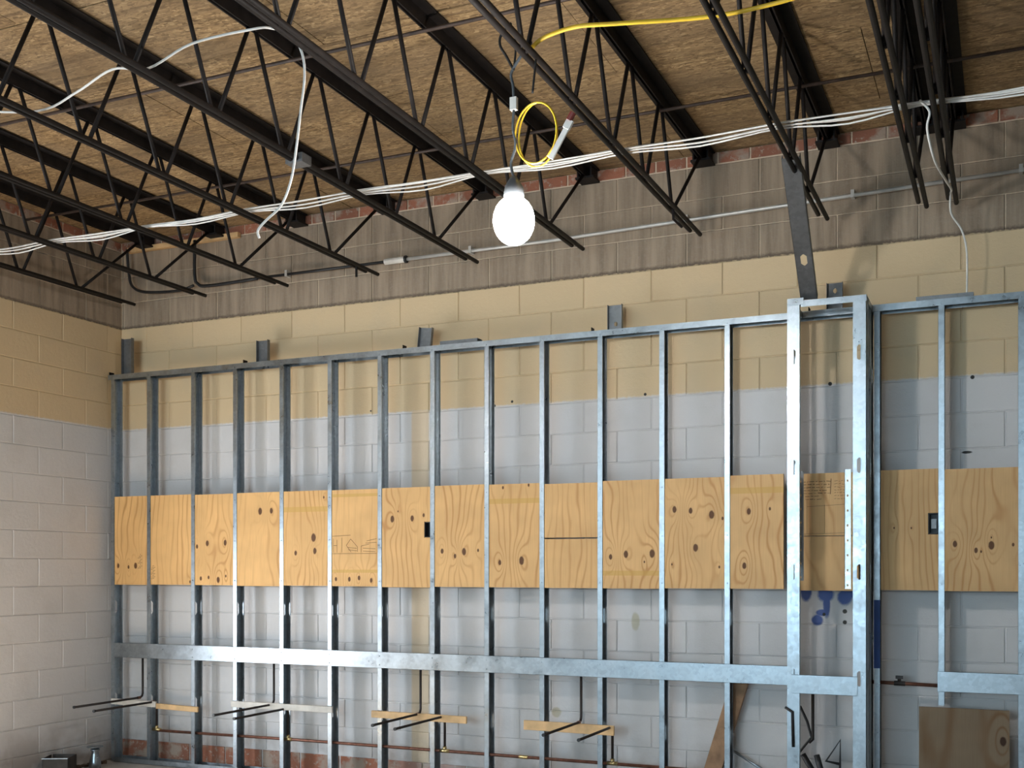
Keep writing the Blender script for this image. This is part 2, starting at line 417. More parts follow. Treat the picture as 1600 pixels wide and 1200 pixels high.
for i, ((ya, za), (yb_, zb_)) in enumerate(pairs):
    b = BM(); tube(b, [(0, ya, za), (0, yb_, zb_)], .0105, 7); m_webs.append(tomesh(b, M_JOIST, 'web_rod', True))
JX = [.30, .98, 1.71, 2.46, 3.22, 3.963, 4.72, 5.47, 6.01, 6.165, 6.95]
JL = ['black bar joist nearest the left corner, lowest bottom tip at far left',
      'second black bar joist from the left block wall',
      'third black bar joist from the left block wall, under the drooping white cable end',
      'fourth black bar joist from the left wall, carrying the start of the looped white cable',
      'fifth black bar joist from the left wall, ending left of the glowing lamp',
      'black bar joist whose bottom tip ends just right of the glowing lamp',
      'black bar joist from which the glowing work lamp hangs',
      'black bar joist tied to the leaning grey steel strut',
      'left one of the two black bar joists set close together at right',
      'right one of the two close black bar joists, beside the dangling white wire',
      'black bar joist at the far right beyond the close pair']
for jx, lb in zip(JX, JL):
    t = thing('bar_joist', lb, 'joist', (jx, 0, 0), 'black steel bar joists under the roof deck')
    ob('top_chord', m_tc, None, t); ob('bottom_chord', m_bc, None, t); ob('bearing_seat', m_seat, None, t)
    for m in m_webs: ob('web_rod', m, None, t)
    if jx in (4.72, 2.46):
        b = BM(); tube(b, [(0, -.74, 3.53), (0, -.73, 3.47), (.03, -.66, 3.44)] if jx > 3 else [(0, -.45, 3.53), (0, -.45, 3.45)], .008, 6); ob('hook', b, M_JOIST, t)
for y, lb in ((-.985, 'thin rusty bridging rod across the joists, the one nearer the block wall'), (-2.30, 'thin rusty bridging rod across the joists, the middle one'), (-3.62, 'thin rusty bridging rod across the joists, the one farthest from the block wall')):
    b = BM(); tube(b, [(.05, y, 3.985), (7.4, y, 3.985)], .009, 6); tag(ob('bridging_rod', b, M_ROD, smooth=True), lb, 'rod', 'bridging rods across the joists')
b = BM(); box(b, .1, 1.17, -.045, -.008, 3.985, 4.022, Matrix.Translation((0, 0, 0))); tag(ob('wood_blocking', b, M_PINE), 'short pine board under the roof deck in the left corner', 'board')

# ================================================================ STUD WALL
FY = -.19; BY = -.098; ZT = 3.0
sw = thing('stud_wall', 'long galvanised steel stud wall with plywood backing band before the block wall', 'wall frame')
def stud_mesh(slots, h=ZT-.01, z0=.01, fl=.032, side='l', depth=.092, flip=False):
    bm = BM(); t = .0016
    X = fl if side == 'r' else 0
    slotted(bm, depth, h-z0, t, [s-z0 for s in slots], lambda a, b, c: (X-(c if side == 'r' else -c), a, b+z0))
    for y0 in (0, depth-t): box(bm, .0, fl, y0, y0+t, z0, h)
    lx = 0 if side == 'r' else fl-t
    for y0, y1 in ((t, .009), (depth-.009, depth-t)): box(bm, lx, lx+t, y0, y1, z0, h)
    return bm
SX = [.074, .431, .854, 1.241, 1.653, 2.062, 2.469, 2.879, 3.284, 3.678, 4.075, 4.478, 4.884, 5.275, 5.700, 6.088, 6.495, 6.90]
ms = {}
for i, x in enumerate(SX):
    hi = i >= 13
    key = ('hi' if hi else 'lo', i == 15)
    if key not in ms: ms[key] = tomesh(stud_mesh([.48]+([2.62, 1.1] if hi else [1.2]), z0=.735 if i == 15 else .01), M_STEEL, 'stud')
    ob('stud', ms[key], None, sw, (x, FY, 0))
ob('stud', ms[('hi', False)], None, sw, (5.745, FY, 0))
b = BM(); box(b, 5.744, 5.779, FY-.0035, FY-.001, .93, 1.32); tag(ob('paint_mark', b, M_BLUE, sw), 'blue painted stretch on a stud')
def track(x0, x1, z, dirn):
    bm = BM(); t = .0018
    box(bm, x0, x1, FY-.003, BY+.003, z, z+t)
    for y in (FY-.003, BY+.0015): box(bm, x0, x1, y, y+t, *(sorted((z, z+dirn*.036))))
    return bm
ob('top_track', track(.045, 5.28, ZT, -1), M_STEEL, sw); ob('top_track', track(5.26, 7.3, ZT+.001, -1), M_STEEL, sw)
ob('bottom_track', track(.10, 7.3, .002, 1), M_STEEL, sw)
def rail(x0, x1, y=FY-.005, z0=.812, z1=.925):
    bm = BM(); box(bm, x0, x1, y, y+.0018, z0, z1); box(bm, x0, x1, y, y+.012, z1-.0018, z1); box(bm, x0, x1, y, y+.012, z0, z0+.0018)
    return bm
xs = [.10, .47, 2.095, 3.71, 5.272]
for a, c in zip(xs, xs[1:]): ob('rail', rail(a, c), M_STEEL, sw)
ob('rail', rail(6.085, 7.3), M_STEEL, sw)
sc = BM()
for x in SX[:13]+SX[15:]:
    for z in (.84, .90): lathe(sc, [(.004, 0), (.004, .002)], (x+.016, 0, 0), 6)
    pass
sc.free()
sc = BM()
for i, x in enumerate(SX):
    if i in (13, 14): continue
    for z in (.835, .895, 1.41, 1.70, 2.0, 2.975):
        tube(sc, [(x+.015, FY-.004, z), (x+.015, FY-.009, z)], .0045, 6)
tag(ob('screw', sc, M_STEEL, sw), kind='stuff')
# plywood backing pieces, each its own board
PLY = [
 (0.108,0.431,[(0.144,1.52,.0193),(0.246,1.51,.0159),(0.316,1.52,.0253)],(),1.,24),
 (0.465,0.854,[(0.841,1.399,.012)],(),1.,22),
 (0.888,1.241,[(0.907,1.663,.0179),(1.003,1.686,.0237),(1.167,1.689,.0233),(0.943,1.424,.0179),(1.015,1.433,.0148),(1.103,1.415,.0235),(1.173,1.443,.0117)],(),1.,22),
 (1.275,1.653,[(1.481,1.914,.0283),(1.579,1.916,.0224)],(),1.,20),
 (1.687,2.062,[(1.942,1.718,.0324),(1.953,1.623,.0243),(1.79,1.61,.0192),(2.028,2.002,.0107)],((1.92,.02),),.9,26),
 (2.096,2.469,[(2.129,1.424,.0159),(2.239,1.424,.0183),(2.318,1.433,.0182),(2.416,1.416,.018)],((1.48,.012),(2.01,.012)),.8,20),
 (2.503,2.879,[(2.584,1.838,.0252),(2.739,1.84,.0223),(2.828,1.86,.0147),(2.629,1.89,.0075)],(),.7,22),
 (2.913,3.284,[(2.969,1.616,.0194),(3.133,1.611,.0262),(3.066,1.581,.0168),(3.237,1.619,.0118)],(),.6,20),
 (3.318,3.678,[(3.395,1.538,.0185),(3.551,1.55,.0295),(3.418,2.029,.0115),(3.601,2.04,.0113)],((1.94,.018),),.5,20),
 (3.712,4.075,[],(),.4,26),
 (4.109,4.478,[(4.161,1.572,.0191),(4.262,1.588,.0251),(4.432,1.591,.0287),(4.382,1.54,.0083)],((1.47,.017),),.3,26),
 (4.512,4.884,[(4.574,1.861,.0222),(4.675,1.851,.0199),(4.805,1.825,.0275),(4.706,1.625,.0258),(4.872,1.801,.0117),(4.558,1.524,.0081),(4.852,1.508,.0098)],(),.2,26),
 (4.918,5.235,[(5.03,1.84,.021),(5.155,1.853,.0113),(5.003,1.515,.0211)],((1.965,.02),),.1,18),
 (5.312,5.66,[],(),0.,14),
 (5.782,6.088,[(5.854,1.729,.0069),(5.946,1.727,.0068)],(),-.1,30),
 (6.122,6.495,[(6.175,1.635,.0198),(6.283,1.599,.0163),(6.309,1.592,.0081),(6.361,1.626,.0258),(6.47,1.629,.0111),(6.361,1.669,.0065)],(),-.2,16),
 (6.529,6.90,[(6.7,1.7,.02)],(),-.2,20)]
def ply_board(x0, x1, z0, z1, mat, y=-.187, notch=None):
    bm = BM()
    if notch:
        nx, na, nb = notch
        box(bm, x0, nx, y, y+.018, z0, z1); box(bm, nx, x1, y, y+.018, z0, na); box(bm, nx, x1, y, y+.018, nb, z1)
        bmesh.ops.remove_doubles(bm, verts=bm.verts, dist=1e-6)
    else: box(bm, x0, x1, y, y+.018, z0, z1)
    return bm
for i, (x0, x1, kn, bands, tone, fr_) in enumerate(PLY):
    m = plywood('plywood_%d' % i, kn, i+1., fr_, bands, tone*.0+(1-tone)*.55, 1.6 if i in (10, 11, 12, 15) else 1.)
    z0, z1 = 1.374+random.uniform(-.004, .004), 2.055+random.uniform(-.006, .003)
    if i == 9:
        ob('plywood_panel', ply_board(x0, x1, z0, 1.688, m), m, sw); ob('plywood_panel', ply_board(x0, x1, 1.697, z1-.01, m), m, sw)
    elif i == 13:
        m2 = plywood('plywood_13b', [], 40., 9., (), .5, 1.4)
        ob('plywood_panel', ply_board(x0, x1, z0, 1.686, m2), m2, sw); ob('plywood_panel', ply_board(x0, x1, 1.690, z1, m), m, sw)
    elif i == 6: tag(ob('plywood_panel', ply_board(x0, x1, z0, z1, m, notch=(2.832, 1.708, 1.815)), m, sw), 'plywood piece with a black outlet box in its right edge')
    elif i == 14: tag(ob('plywood_panel', ply_board(x0, x1, z0, z1, m, notch=(6.035, 1.69, 1.81)), m, sw), 'plywood piece with a dark outlet box in its right edge')
    else: ob('plywood_panel', ply_board(x0, x1, z0, z1, m), m, sw)
def outlet(x0, x1, z0, z1, dev):
    bm = BM(); y0, y1, t = -.186, -.135, .003
    box(bm, x0, x1, y1-t, y1, z0, z1)
    box(bm, x0, x0+t, y0, y1, z0, z1); box(bm, x1-t, x1, y0, y1, z0, z1); box(bm, x0, x1, y0, y1, z0, z0+t); box(bm, x0, x1, y0, y1, z1-t, z1)
    o = ob('outlet_box', bm, M_BLACK, sw)
    if dev:
        d = BM(); box(d, x0+.012, x1-.008, -.165, -.14, z0+.03, z1-.03); ob('receptacle', d, M_STRUT, o)
outlet(2.835, 2.877, 1.711, 1.812, False); outlet(6.038, 6.086, 1.693, 1.807, True)
# faint mill stamps printed on two plywood pieces (illegible in the photograph)
ink = BM()
def stroke(x0, z0, x1, z1, w=.0028):
    d = Vector((x1-x0, 0, z1-z0)); n = Vector((-d.z, 0, d.x)).normalized()*w/2; y = -.1876
    quad(ink, [(x0-n.x, y, z0-n.z), (x1-n.x, y, z1-n.z), (x1+n.x, y, z1+n.z), (x0+n.x, y, z0+n.z)])
for (a, c, d_, e) in ((2.108,1.61,2.108,1.71),(2.138,1.61,2.138,1.70),(2.108,1.66,2.138,1.66),(2.178,1.61,2.178,1.715),(2.215,1.66,2.25,1.705),(2.25,1.705,2.305,1.65),(2.305,1.65,2.305,1.615),(2.215,1.66,2.255,1.612),(2.225,1.645,2.30,1.64),(2.23,1.63,2.30,1.622),(2.335,1.612,2.335,1.655),(2.335,1.655,2.40,1.668),(2.35,1.64,2.45,1.635),(2.35,1.62,2.45,1.615),(2.38,1.69,2.46,1.705),(2.37,1.675,2.46,1.68),(2.1,1.725,2.25,1.732),(2.1,1.603,2.46,1.603)):
    stroke(a, c, d_, e)
rr = random.Random(3)
for row in range(7):
    z = 2.005-row*.017; x = 5.35+(.0 if row < 5 else .01)
    while x < (5.49 if row < 5 else 5.43):
        l = rr.uniform(.008, .03); stroke(x, z+rr.uniform(-.002, .002), x+l, z+rr.uniform(-.002, .002), rr.uniform(.002, .0045)); x += l+rr.uniform(.003, .008)
    x = 5.525
    while x < 5.6:
        l = rr.uniform(.006, .02); stroke(x, z, x+l, z+rr.uniform(-.004, .004), .0022); x += l+.006
stroke(5.507, 2.02, 5.503, 1.93, .004)
for a in ((5.37,1.90,5.37,1.70),(5.37,1.86,5.59,1.87),(5.47,1.87,5.47,1.705),(5.345,1.70,5.6,1.705)): stroke(*a, .0018)
for k in range(9): stroke(.338+.012*(k % 3), 1.50+.013*k, .37+.012*(k % 2), 1.505+.013*k, .003)
for k in range(9): stroke(.470+.006*(k % 3), 1.42+.012*k, .50+.01*(k % 2), 1.425+.012*k, .003)
ob('stamp', ink, M_INK, sw)
# brackets and offcuts screwed on top of the track
def channel(w, h, fl=.028, t=.002, hole=None):
    bm = BM(); slotted(bm, w, h, t, [hole] if hole else [], lambda a, b, c: (a, c, b), sw=.022, sl=.03)
    for x in (0, w-t): box(bm, x, x+t, -fl, 0, 0, h)
    return bm
for (x, w, h, tilt, hole) in ((.135, .10, .285, 0, None), (1.415, .10, .165, 0, None), (2.755, .10, .145, .10, None), (4.125, .095, .165, 0, .045), (5.475, .09, .165, 0, .12)):
    o = ob('bracket', channel(w, h, hole=hole), M_STRUT, sw, (x, -.118, ZT+.003)); o.rotation_euler = (0, tilt, 0)
    f = BM(); box(f, x-.10, x-.005, -.17, -.12, ZT+.002, ZT+.006); box(f, x-.10, x-.096, -.17, -.12, ZT+.002, ZT+.030); ob('clip', f, M_JOIST, sw)
for x0, x1 in ((2.945, 3.225), (5.97, 6.27)):
    f = BM(); box(f, x0, x1, -.17, -.10, ZT+.028, ZT+.030); box(f, x0, x1, -.172, -.170, ZT+.004, ZT+.030); box(f, x0, x1, -.10, -.098, ZT+.004, ZT+.030); ob('offcut', f, M_STRUT, sw)

# ================================================================ PROJECTING CHASE FRAME
ch = thing('projecting_frame', 'narrow galvanised steel box frame standing proud of the stud wall', 'wall frame')
CY = -.49
KO = [.30, .89, 1.475, 2.06, 2.68]
def post_front(w, h=2.99):
    bm = BM(); t = .0018
    slotted(bm, w, h-.005, t, KO, lambda a, b, c: (a, c, b+.005), sw=.026, sl=.085)
    for x in (0, w-t): box(bm, x, x+t, t, .032, .005, h)
    for x0, x1 in ((t, .010), (w-.010, w-t)): box(bm, x0, x1, .030, .032, .005, h)
    return bm
ob('post', post_front(.068), M_STEEL, ch, (5.310, CY, 0)); ob('post', post_front(.068), M_STEEL, ch, (5.666, CY, 0))
def side_stud():
    bm = BM(); t = .0018
    slotted(bm, .09, 2.985, t, KO, lambda a, b, c: (c, a, b+.005), sw=.036, sl=.10)
    for y in (0, .0882): box(bm, 0, -.032, y, y+t, .005, 2.99)
    return bm
for y in (-.445, -.30): ob('side_stud', side_stud(), M_STEEL, ch, (5.733, y, 0))
b = BM()
slotted(b, .09, 2.985, .0018, KO, lambda a, b_, c: (c, a, b_+.005), sw=.036, sl=.10); ob('side_stud', b, M_STEEL, ch, (5.312, -.30, 0))
for z, d in ((2.995, -1), (.003, 1)):
    tt = BM(); box(tt, 5.385 if d < 0 else 5.306, 5.738, CY-.003, CY+.09, z, z+.002); box(tt, 5.385 if d < 0 else 5.306, 5.738, CY-.003, CY-.001, *sorted((z, z+d*.034)))
    ob('track', tt, M_STEEL, ch)
for x in (5.308, 5.700):
    tt = BM(); box(tt, x, x+.038, CY+.09, -.195, 2.995, 2.997); box(tt, x+.036, x+.038, CY+.09, -.195, 2.962, 2.995); ob('track', tt, M_STEEL, ch)
b = BM(); box(b, 5.312, 5.40, CY-.006, CY+.03, 2.975, 3.012); tag(ob('post_cap', b, M_STEEL, ch), 'bent bright cap on the left post')
ob('rail', rail(5.333, 5.690, CY-.006, .80, .905), M_STEEL, ch)
for x, z0, z1, m in ((5.352, 1.43, 2.05, M_STRUT), (5.610, 1.385, 2.052, M_STEEL)):
    bm = BM(); y = -.40
    n = 16; h = (z1-z0)/n
    for k in range(n):   # perforated strip: solid cells alternate with pierced ones
        a = z0+k*h
        if k % 2: box(bm, x, x+.034, y, y+.003, a, a+h)
        else:
            box(bm, x, x+.012, y, y+.003, a, a+h); box(bm, x+.021, x+.034, y, y+.003, a, a+h); box(bm, x+.012, x+.021, y, y+.003, a, a+h*.35); box(bm, x+.012, x+.021, y, y+.003, a+h*.65, a+h)
    box(bm, x, x+.003, y, y+.02, z0, z1); ob('perforated_strip', bm, m, ch)

# ================================================================ PLUMBING AND TIMBER IN THE STUD WALL
def stub(px, z, tip_y, up, label, z2):
    bm = BM(); y = -.15
    path = [(px, y, z2), (px, y, z+.03 if up else z-.03), (px, y-.008, z+.010 if up else z-.010), (px, y-.03, z), (px, tip_y, z)]
    tube(bm, path, .0085, 10)
    t = tag(ob('copper_stub', bm, M_DARKCU, smooth=True), label, 'pipe', 'capped copper stubs for the basins')
    e = BM(); tube(e, [(px, y-.028, z), (px, y-.055, z)], .0115, 10); ob('elbow', e, M_COPPER, t)
    c = BM(); tube(c, [(px, tip_y, z), (px, tip_y-.012, z)], .0105, 10); ob('cap', c, M_BLACK, t)
PR = .268
names = ['leftmost', 'second', 'third', 'rightmost']
for (xa, za, ya, xb, zb, yb2), nm in zip(((.353, .508, -.834, .491, .482, -.785), (1.575, .514, -.815, 1.698, .490, -.755), (2.784, .510, -.771, 2.97, .503, -.813), (3.95, .520, -.775, 4.161, .50, -.749)), names):
    stub(xa, za, ya, True, 'dark copper stub pipe dropping from above, left of the %s pair' % nm, .90)
    stub(xb, zb, yb2, False, 'dark copper stub pipe rising from below, right of the %s pair' % nm, PR+.012)
b = BM(); tube(b, [(.50, -.15, PR-.008), (1.8, -.15, PR), (5.2, -.15, PR-.004)], .0105, 10)
wp = tag(ob('water_pipe', b, M_COPPER, smooth=True), 'long horizontal copper pipe threaded through the studs near the floor', 'pipe')
for x in (.491, 1.698, 2.97, 4.161):
    b = BM(); tube(b, [(x-.035, -.15, PR), (x+.035, -.15, PR)], .0135, 10); tube(b, [(x, -.15, PR), (x, -.15, PR+.03)], .0125, 10); tag(ob('tee', b, M_BRASS, wp, smooth=True), 'brass coloured tee')
b = BM(); tube(b, [(3.52, -.15, PR-.002), (3.58, -.15, PR-.002)], .0130, 10); ob('coupling', b, M_BRASS, wp)
b = BM(); tube(b, [(5.70, -.14, .848), (6.10, -.14, .84)], .0105, 10)
t = tag(ob('valve_pipe', b, M_COPPER, smooth=True), 'short dark copper pipe with a small valve right of the box frame', 'pipe')
b = BM(); tube(b, [(5.85, -.14, .845), (5.91, -.14, .844)], .014, 10); tube(b, [(5.878, -.14, .845), (5.878, -.14, .87)], .010, 8); box(b, 5.858, 5.898, -.148, -.132, .87, .888); ob('valve', b, M_DARKCU, t)
def plank(p, q, w, d, mat, label, name='wood_blocking', cat='board', group=None):
    """squared timber from p to q, w high, d deep"""
    p, q = Vector(p), Vector(q); v = q-p; L = v.length; ang = math.atan2(v.z, v.x)
    bm = BM(); c = .002
    box(bm, 0, L, 0, d, -w/2, w/2)
    bmesh.ops.bevel(bm, geom=bm.edges[:], offset=c, segments=1, affect='EDGES')
    o = ob(name, bm, mat, loc=p); o.rotation_euler = (0, -ang, 0)
    return tag(o, label, cat, group)
GW = 'wood blocking strips behind the stub pipes'
plank((.09, -.21, .470), (.53, -.21, .466), .045, .018, M_WHPINE, 'pale painted wood strip behind the leftmost pair of stub pipes', group=GW)
plank((.534, -.21, .455), (.93, -.21, .447), .040, .018, M_PINE, 'orange pine strip right of the leftmost pair of stub pipes', group=GW)
plank((1.235, -.21, .505), (2.11, -.21, .507), .045, .018, M_WHPINE, 'pale wood strip behind the second pair of stub pipes', group=GW)
plank((2.43, -.21, .495), (3.16, -.21, .492), .048, .018, M_PINE, 'pine strip with a dark end behind the third pair of stub pipes', group=GW)
plank((3.575, -.21, .485), (4.19, -.21, .482), .062, .018, M_PINE, 'wider pine strip behind the rightmost pair of stub pipes', group=GW)
o = plank((4.72, -.085, .05), (4.97, -.085, .87), .105, .035, M_OLD, 'brown weathered plank leaning diagonally behind the studs', 'wood_brace', 'plank')
b = BM(); tube(b, [(4.905, -.075, .39), (5.20, -.08, .22)], .008, 8); tag(ob('steel_rod', b, M_STEEL, smooth=True), 'thin bright steel rod slanting down right of the leaning plank', 'rod')
b = BM(); tube(b, [(4.93, -.055, .37), (5.24, -.055, .20)], .006, 8); tag(ob('steel_rod', b, M_STRUT, smooth=True), 'thin dull rod behind the bright slanting rod', 'rod')
# loose sheet of plywood in front of the right bay
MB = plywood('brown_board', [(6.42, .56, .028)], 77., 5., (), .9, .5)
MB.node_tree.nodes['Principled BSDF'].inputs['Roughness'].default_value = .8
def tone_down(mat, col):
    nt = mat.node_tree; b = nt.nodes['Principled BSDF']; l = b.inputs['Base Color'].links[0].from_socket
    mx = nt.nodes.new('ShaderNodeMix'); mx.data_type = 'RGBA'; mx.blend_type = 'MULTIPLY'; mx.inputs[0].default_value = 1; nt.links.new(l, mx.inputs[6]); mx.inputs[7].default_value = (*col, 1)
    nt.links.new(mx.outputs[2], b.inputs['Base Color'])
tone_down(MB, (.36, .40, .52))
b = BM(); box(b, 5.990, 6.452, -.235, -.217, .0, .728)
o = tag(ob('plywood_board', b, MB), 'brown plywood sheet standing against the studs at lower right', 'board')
# pipes inside the box frame
def pipe(pts, r, mat, label, name='black_pipe'):
    b = BM(); tube(b, pts, r, 10); return tag(ob(name, b, mat, smooth=True), label, 'pipe')
pipe([(5.421, -.30, .88), (5.421, -.30, .52), (5.40, -.30, .50)], .0095, M_DARKCU, 'upright dark pipe inside the box frame')
pipe([(5.349, -.30, .707), (5.39, -.30, .62), (5.414, -.30, .53), (5.313, -.32, .395)], .0075, M_BLACK, 'thin bent black pipe inside the box frame, left side')
pipe([(5.367, -.31, .432), (5.42, -.30, .34), (5.44, -.30, .15), (5.44, -.30, .0)], .017, M_BLACK, 'thick black pipe end rising at the left inside the box frame')
pipe([(5.444, -.31, .432), (5.468, -.30, .34), (5.49, -.30, .15), (5.49, -.30, .0)], .017, M_BLACK, 'thick black pipe end rising at the centre inside the box frame')
pipe([(5.571, -.30, .25), (5.574, -.30, .525), (5.495, -.30, .40), (5.57, -.30, .388)], .0085, M_BLACK, 'black pipe bent into a triangle inside the box frame')
pipe([(5.30, -.50, .72), (5.34, -.50, .695), (5.345, -.50, .50)], .008, M_BLACK, 'short black hook of cable on the left post of the box frame', 'cable_end')
# conduit on the block wall
b = BM(); tube(b, [(2.5, -.04, 3.655), (3.7, -.04, 3.655), (5.1, -.04, 3.683), (7.4, -.04, 3.728)], .0125, 10)
t = tag(ob('conduit', b, M_PIPE, smooth=True), 'long grey conduit clipped along the bare block wall', 'conduit')
b = BM(); tube(b, [(1.35, -.045, 3.655), (2.5, -.04, 3.655)], .010, 10); tag(ob('conduit_run', b, M_BLACK, t, smooth=True), 'black stretch of the conduit')
b = BM(); tube(b, [(2.44, -.04, 3.655), (2.60, -.04, 3.655)], .022, 10); ob('coupling', b, M_WHPINE, t)
b = BM(); tube(b, [(2.60, -.04, 3.655), (2.615, -.04, 3.655)], .026, 10); ob('ring', b, M_BLACK, t)
for x in (1.6, 3.1, 4.6, 5.6, 6.5):
    b = BM(); box(b, x, x+.02, -.055, -.003, 3.64+max(0, (x-3.7))*.020, 3.685+max(0, (x-3.7))*.020)
    ob('clip', b, M_PIPE, t)
b = BM(); tube(b, smooth_path([(.13, -.08, 4.0), (.14, -.07, 3.82), (.17, -.06, 3.71), (.30, -.05, 3.655), (.62, -.05, 3.635), (.76, -.05, 3.66)]), .011, 8)
tag(ob('black_cable', b, M_BLACK, smooth=True), 'black cable sagging round the top of the left corner', 'cable')
b = BM(); tube(b, smooth_path([(.78, -.06, 4.0), (.78, -.06, 3.74), (.80, -.05, 3.67), (.90, -.045, 3.645), (1.35, -.045, 3.652)]), .012, 8)
tag(ob('black_cable', b, M_BLACK, smooth=True), 'black cable dropping from the deck and joining the conduit', 'cable')

# ================================================================ CABLES IN THE JOISTS
gr = 'white cables bundled along the bottom chords'
for k in range(5):
    rg = random.Random(k+20); pts = []
    x = .35
    zc = ZB+.024+.008*(k % 2)
    for j, jx in enumerate([-.0]+JX[:8]+[6.09, 6.95, 7.6]):
        yv = -1.62-.10*(jx > 6.3)+(k-2)*.014*(1.0 if j % 3 else .5)+rg.uniform(-.008, .008)
        pts.append((jx if j else .03, yv, zc))
        if j < 11: nx = (JX[:8]+[6.09, 6.95, 7.6])[j]; pts.append(((jx+nx)/2, yv+rg.uniform(-.010, .010), zc-.004-.005*k))
    b = BM(); tube(b, smooth_path(pts, 4), .0043, 6)
    tag(ob('white_cable', b, M_WHITE, smooth=True), 'white cable in the bundle lying along the joists bottom chords', 'cable', gr)
b = BM(); tube(b, smooth_path([(2.15, -3.26, 3.56), (2.46, -3.13, 3.556), (2.712, -3.15, 3.59), (3.0, -3.24, 3.60), (3.22, -3.27, 3.552), (3.46, -3.288, 3.60), (3.744, -3.27, 3.61), (3.80, -3.22, 3.624), (3.875, -3.2, 3.595), (3.925, -3.2, 3.512), (3.937, -3.2, 3.417), (3.92, -3.2, 3.295), (3.899, -3.2, 3.148), (3.875, -3.2, 3.027), (3.829, -3.2, 2.932), (3.753, -3.2, 2.879), (3.716, -3.2, 2.845), (3.722, -3.2, 2.814)]), .0050, 8)
LOOP = tag(ob('looped_cable', b, M_WHITE, smooth=True), 'white cable arched over the joists and hanging down with a loose end', 'cable')
b = BM(); tube(b, smooth_path([(4.70, -2.78, 3.545), (4.77, -2.771, 3.595), (4.913, -2.793, 3.60), (5.057, -2.756, 3.60), (5.386, -2.665, 3.60), (5.626, -2.658, 3.60), (6.00, -2.64, 3.64), (6.8, -2.6, 3.72)]), .0085, 8)
tag(ob('yellow_cable', b, M_YEL, smooth=True), 'long yellow cable running right from the lamp joist at the top', 'cable')
# work lamp
lp = thing('work_lamp', 'glowing white work lamp hanging from a joist before the block wall', 'lamp', BULB)
b = BM(); prof = [(.005, -.098)]+[(.083*math.sin(a), -.098*math.cos(a)) for a in [PI*k/16 for k in range(2, 15)]]+[(.035, .094)]
lathe(b, prof, n=28); ob('bulb', b, M_EMIT, lp, smooth=True)
b = BM(); lathe(b, [(.040, .088), (.042, .10), (.036, .135), (.022, .16), (.012, .175)], n=18); ob('socket', b, M_GREYC, lp, smooth=True)
b = BM(); tube(b, smooth_path([(0, 0, .17), (-.012, 0, .23), (.008, .0, .30), (-.004, 0, .37), (0, 0, .44)]), .006, 8); ob('cord', b, M_GREYC, lp, smooth=True)
b = BM(); box(b, -.014, .014, -.010, .010, .44, .49); ob('plug', b, M_WHITE, lp)
b = BM(); tube(b, smooth_path([(0, 0, .49), (-.004, 0, .54), (-.012, 0, .58), (.0, 0, .61), (.04, .0, .66), (.065, .02, .70), (.05, .03, .73)]), .006, 8); ob('cord', b, M_GREYC, lp, smooth=True)
lx, ly, lz = BULB
b = BM(); tube(b, smooth_path([(lx, ly, lz+.60), (lx-.035, ly, lz+.665), (lx-.06, ly, lz+.71), (lx-.055, ly, lz+.75), (lx-.01, ly, lz+.79)]), .0055, 8)
tube(b, smooth_path([(lx, ly, lz+.60), (lx+.008, ly, lz+.68), (lx+.005, ly, lz+.75)]), .0045, 8)
tag(ob('hanging_cord', b, M_BLACK, smooth=True), 'black cord loop tied round the joist above the lamp', 'cord')
b = BM(); tube(b, smooth_path([(lx+.10, ly-.01, lz+.62), (lx+.092, ly-.01, lz+.55), (lx+.085, ly-.01, lz+.49)]), .0045, 8)
tag(ob('hanging_cord', b, M_BLACK, smooth=True), 'short straight black cord down to the yellow coil', 'cord')
cx, cz = lx+.095, lz+.335
b = BM()
for q, (r1, r2, dx) in enumerate(((.088, .120, 0), (.082, .128, .004))):
    a0 = -1.0+q*.25
    tube(b, smooth_path([(cx+dx+r1*math.cos(a0+k*.42), ly+.012*q, cz+r2*math.sin(a0+k*.42)-.004*q) for k in range(16)], 3), .0038, 8)
tag(ob('yellow_coil', b, M_YEL, smooth=True), 'small coil of yellow cable hanging beside the lamp cord', 'cable')
b = BM(); Mx = Matrix.Translation((cx+.110, ly-.02, cz-.055)) @ Matrix.Rotation(math.radians(32), 4, 'Y')
box(b, -.010, .012, -.004, .004, -.075, .05, Mx); box(b, -.016, .014, -.006, .006, .05, .085, Mx); tag(ob('white_tag', b, M_WHITE), 'white twisted tag tied to the yellow coil', 'tag')
b = BM(); tube(b, [(cx+.148, ly-.02, cz+.018), (cx+.165, ly-.02, cz+.045)], .013, 10); tag(ob('red_cap', b, plain('dull_red_plastic', (.22, .04, .03), .5)), 'small dull red plug above the white tag', 'plug')
# second lamp of the string, off to the left of the frame
l2 = copy_tree(lp); l2.location = (1.35, -4.9, 3.0); l2['label'] = 'second glowing work lamp of the string, hanging farther left'
b = BM(); tube(b, [(1.35, -4.9, 3.60), (1.50, -4.9, 3.62), (1.71, -4.9, 3.54)], .0055, 8); tag(ob('hanging_cord', b, M_BLACK), 'black cord holding the second work lamp to its joist', 'cord')
# white wire at right, hanging down to the stud wall
b = BM(); tube(b, smooth_path([(6.09, -1.63, 3.56), (6.13, -1.64, 3.50), (6.118, -1.60, 3.44), (6.14, -1.45, 3.35), (6.165, -1.0, 3.40), (6.175, -.60, 3.475), (6.16, -.38, 3.52), (6.16, -.30, 3.44), (6.21, -.20, 3.37), (6.235, -.17, 3.25), (6.235, -.15, 3.03)]), .0055, 8)
tag(ob('white_wire', b, M_WHITE, smooth=True), 'white wire drooping from the close joists down to the stud wall top', 'wire')
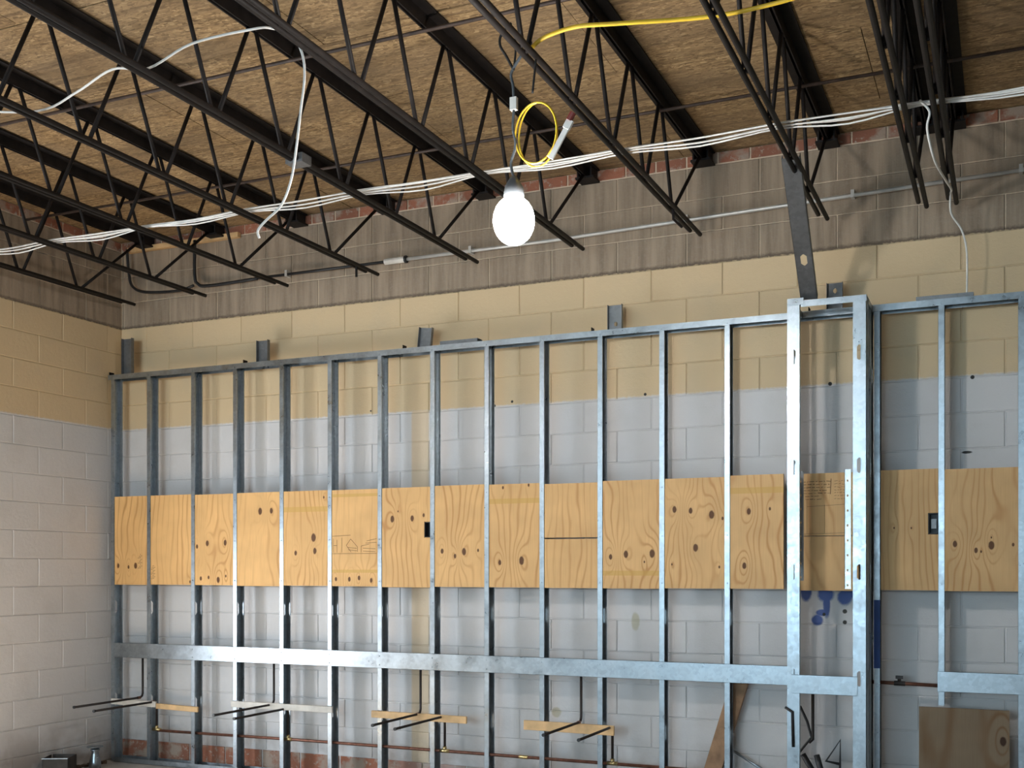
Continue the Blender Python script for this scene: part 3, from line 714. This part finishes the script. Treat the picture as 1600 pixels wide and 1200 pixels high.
# strut leaning from joist to box frame
P1 = Vector((5.376, -.44, 3.012)); P2 = Vector((5.396, -1.14, 3.57))
def strut():
    bm = BM(); v = P2-P1; L = v.length; w = .092; t = .003; zax = v.normalized(); xax = Vector((1, 0, 0)); xax = (xax-zax*xax.dot(zax)).normalized(); yax = zax.cross(xax)
    mp = lambda a, b_, c: P1+xax*a+zax*b_+yax*c
    slotted(bm, w, L, t, [L*.30], mp, sw=.034, sl=.075)
    for a in (0, w-t):
        v8 = [bm.verts.new(mp(x, z, y)) for x, y, z in ((a,0,0),(a+t,0,0),(a+t,.035,0),(a,.035,0),(a,0,L),(a+t,0,L),(a+t,.035,L),(a,.035,L))]
        for f in ((0,3,2,1),(4,5,6,7),(0,1,5,4),(1,2,6,5),(2,3,7,6),(3,0,4,7)): bm.faces.new([v8[i] for i in f])
    return bm
tag(ob('steel_strut', strut(), M_STRUT), 'grey steel channel strut leaning from a joist down to the box frame', 'strut')

b = BM(); box(b, 3.17, 3.27, -2.25, -2.17, 3.505, 3.55); tag(ob('joist_clamp', b, M_STRUT), 'small grey clamp on a joist bottom chord where the hanging cable crosses', 'clamp')
# ================================================================ LOW LEFT CORNER
t = thing('metal_box', 'open grey sheet metal box on the floor by the left wall', 'box', (.115, -.745, 0))
b = BM(); w, d, h, k = .09, .10, .128, .003
box(b, -w, w, -d, d, 0, k); box(b, -w, -w+k, -d, d, 0, h); box(b, w-k, w, -d, d, 0, h); box(b, -w, w, -d, -d+k, 0, h); box(b, -w, w, d-k, d, 0, h)
ob('body', b, plain('rusty_box_steel', (.07, .055, .045), .6, .4, .4), t)
b = BM(); box(b, -w-.002, w+.002, -d-.012, -d+.004, h-.003, h+.003); ob('rim', b, M_STEEL, t); t.rotation_euler = (0, 0, math.radians(28))
t = thing('pipe_stub', 'short bright metal floor pipe with a flared cap near the left corner', 'pipe', (.185, -.47, 0))
b = BM(); lathe(b, [(.045, 0), (.042, .05), (.030, .10), (.024, .125), (.026, .13)], n=18); ob('body', b, M_STEEL, t, smooth=True)
b = BM(); lathe(b, [(.028, .13), (.036, .134), (.036, .142), (.026, .146)], n=18); lathe(b, [(.024, .148), (.045, .156), (.060, .160), (.058, .164), (.02, .166)], n=18); ob('cap', b, M_STEEL, t, smooth=True)
b = BM(); rg = random.Random(5)
for k in range(140):
    x, y = rg.uniform(.01, .09), rg.uniform(-1.4, -.25)
    if (x-.12)**2+(y+.75)**2 < .028 or (x-.185)**2+(y+.47)**2 < .012: continue
    r = rg.uniform(.006, .02); Mx = Matrix.Translation((x+r, y, r*.5)) @ Matrix.Rotation(rg.uniform(0, 3), 4, 'Z') @ Matrix.Rotation(rg.uniform(-.3, .3), 4, 'X')
    box(b, -r, r, -r*.7, r*.7, -r*.5, r*.5, Mx)
tag(ob('rubble', b, M_DIRT), 'brown rubble and crumbs along the foot of the left wall', 'rubble', kind='stuff')
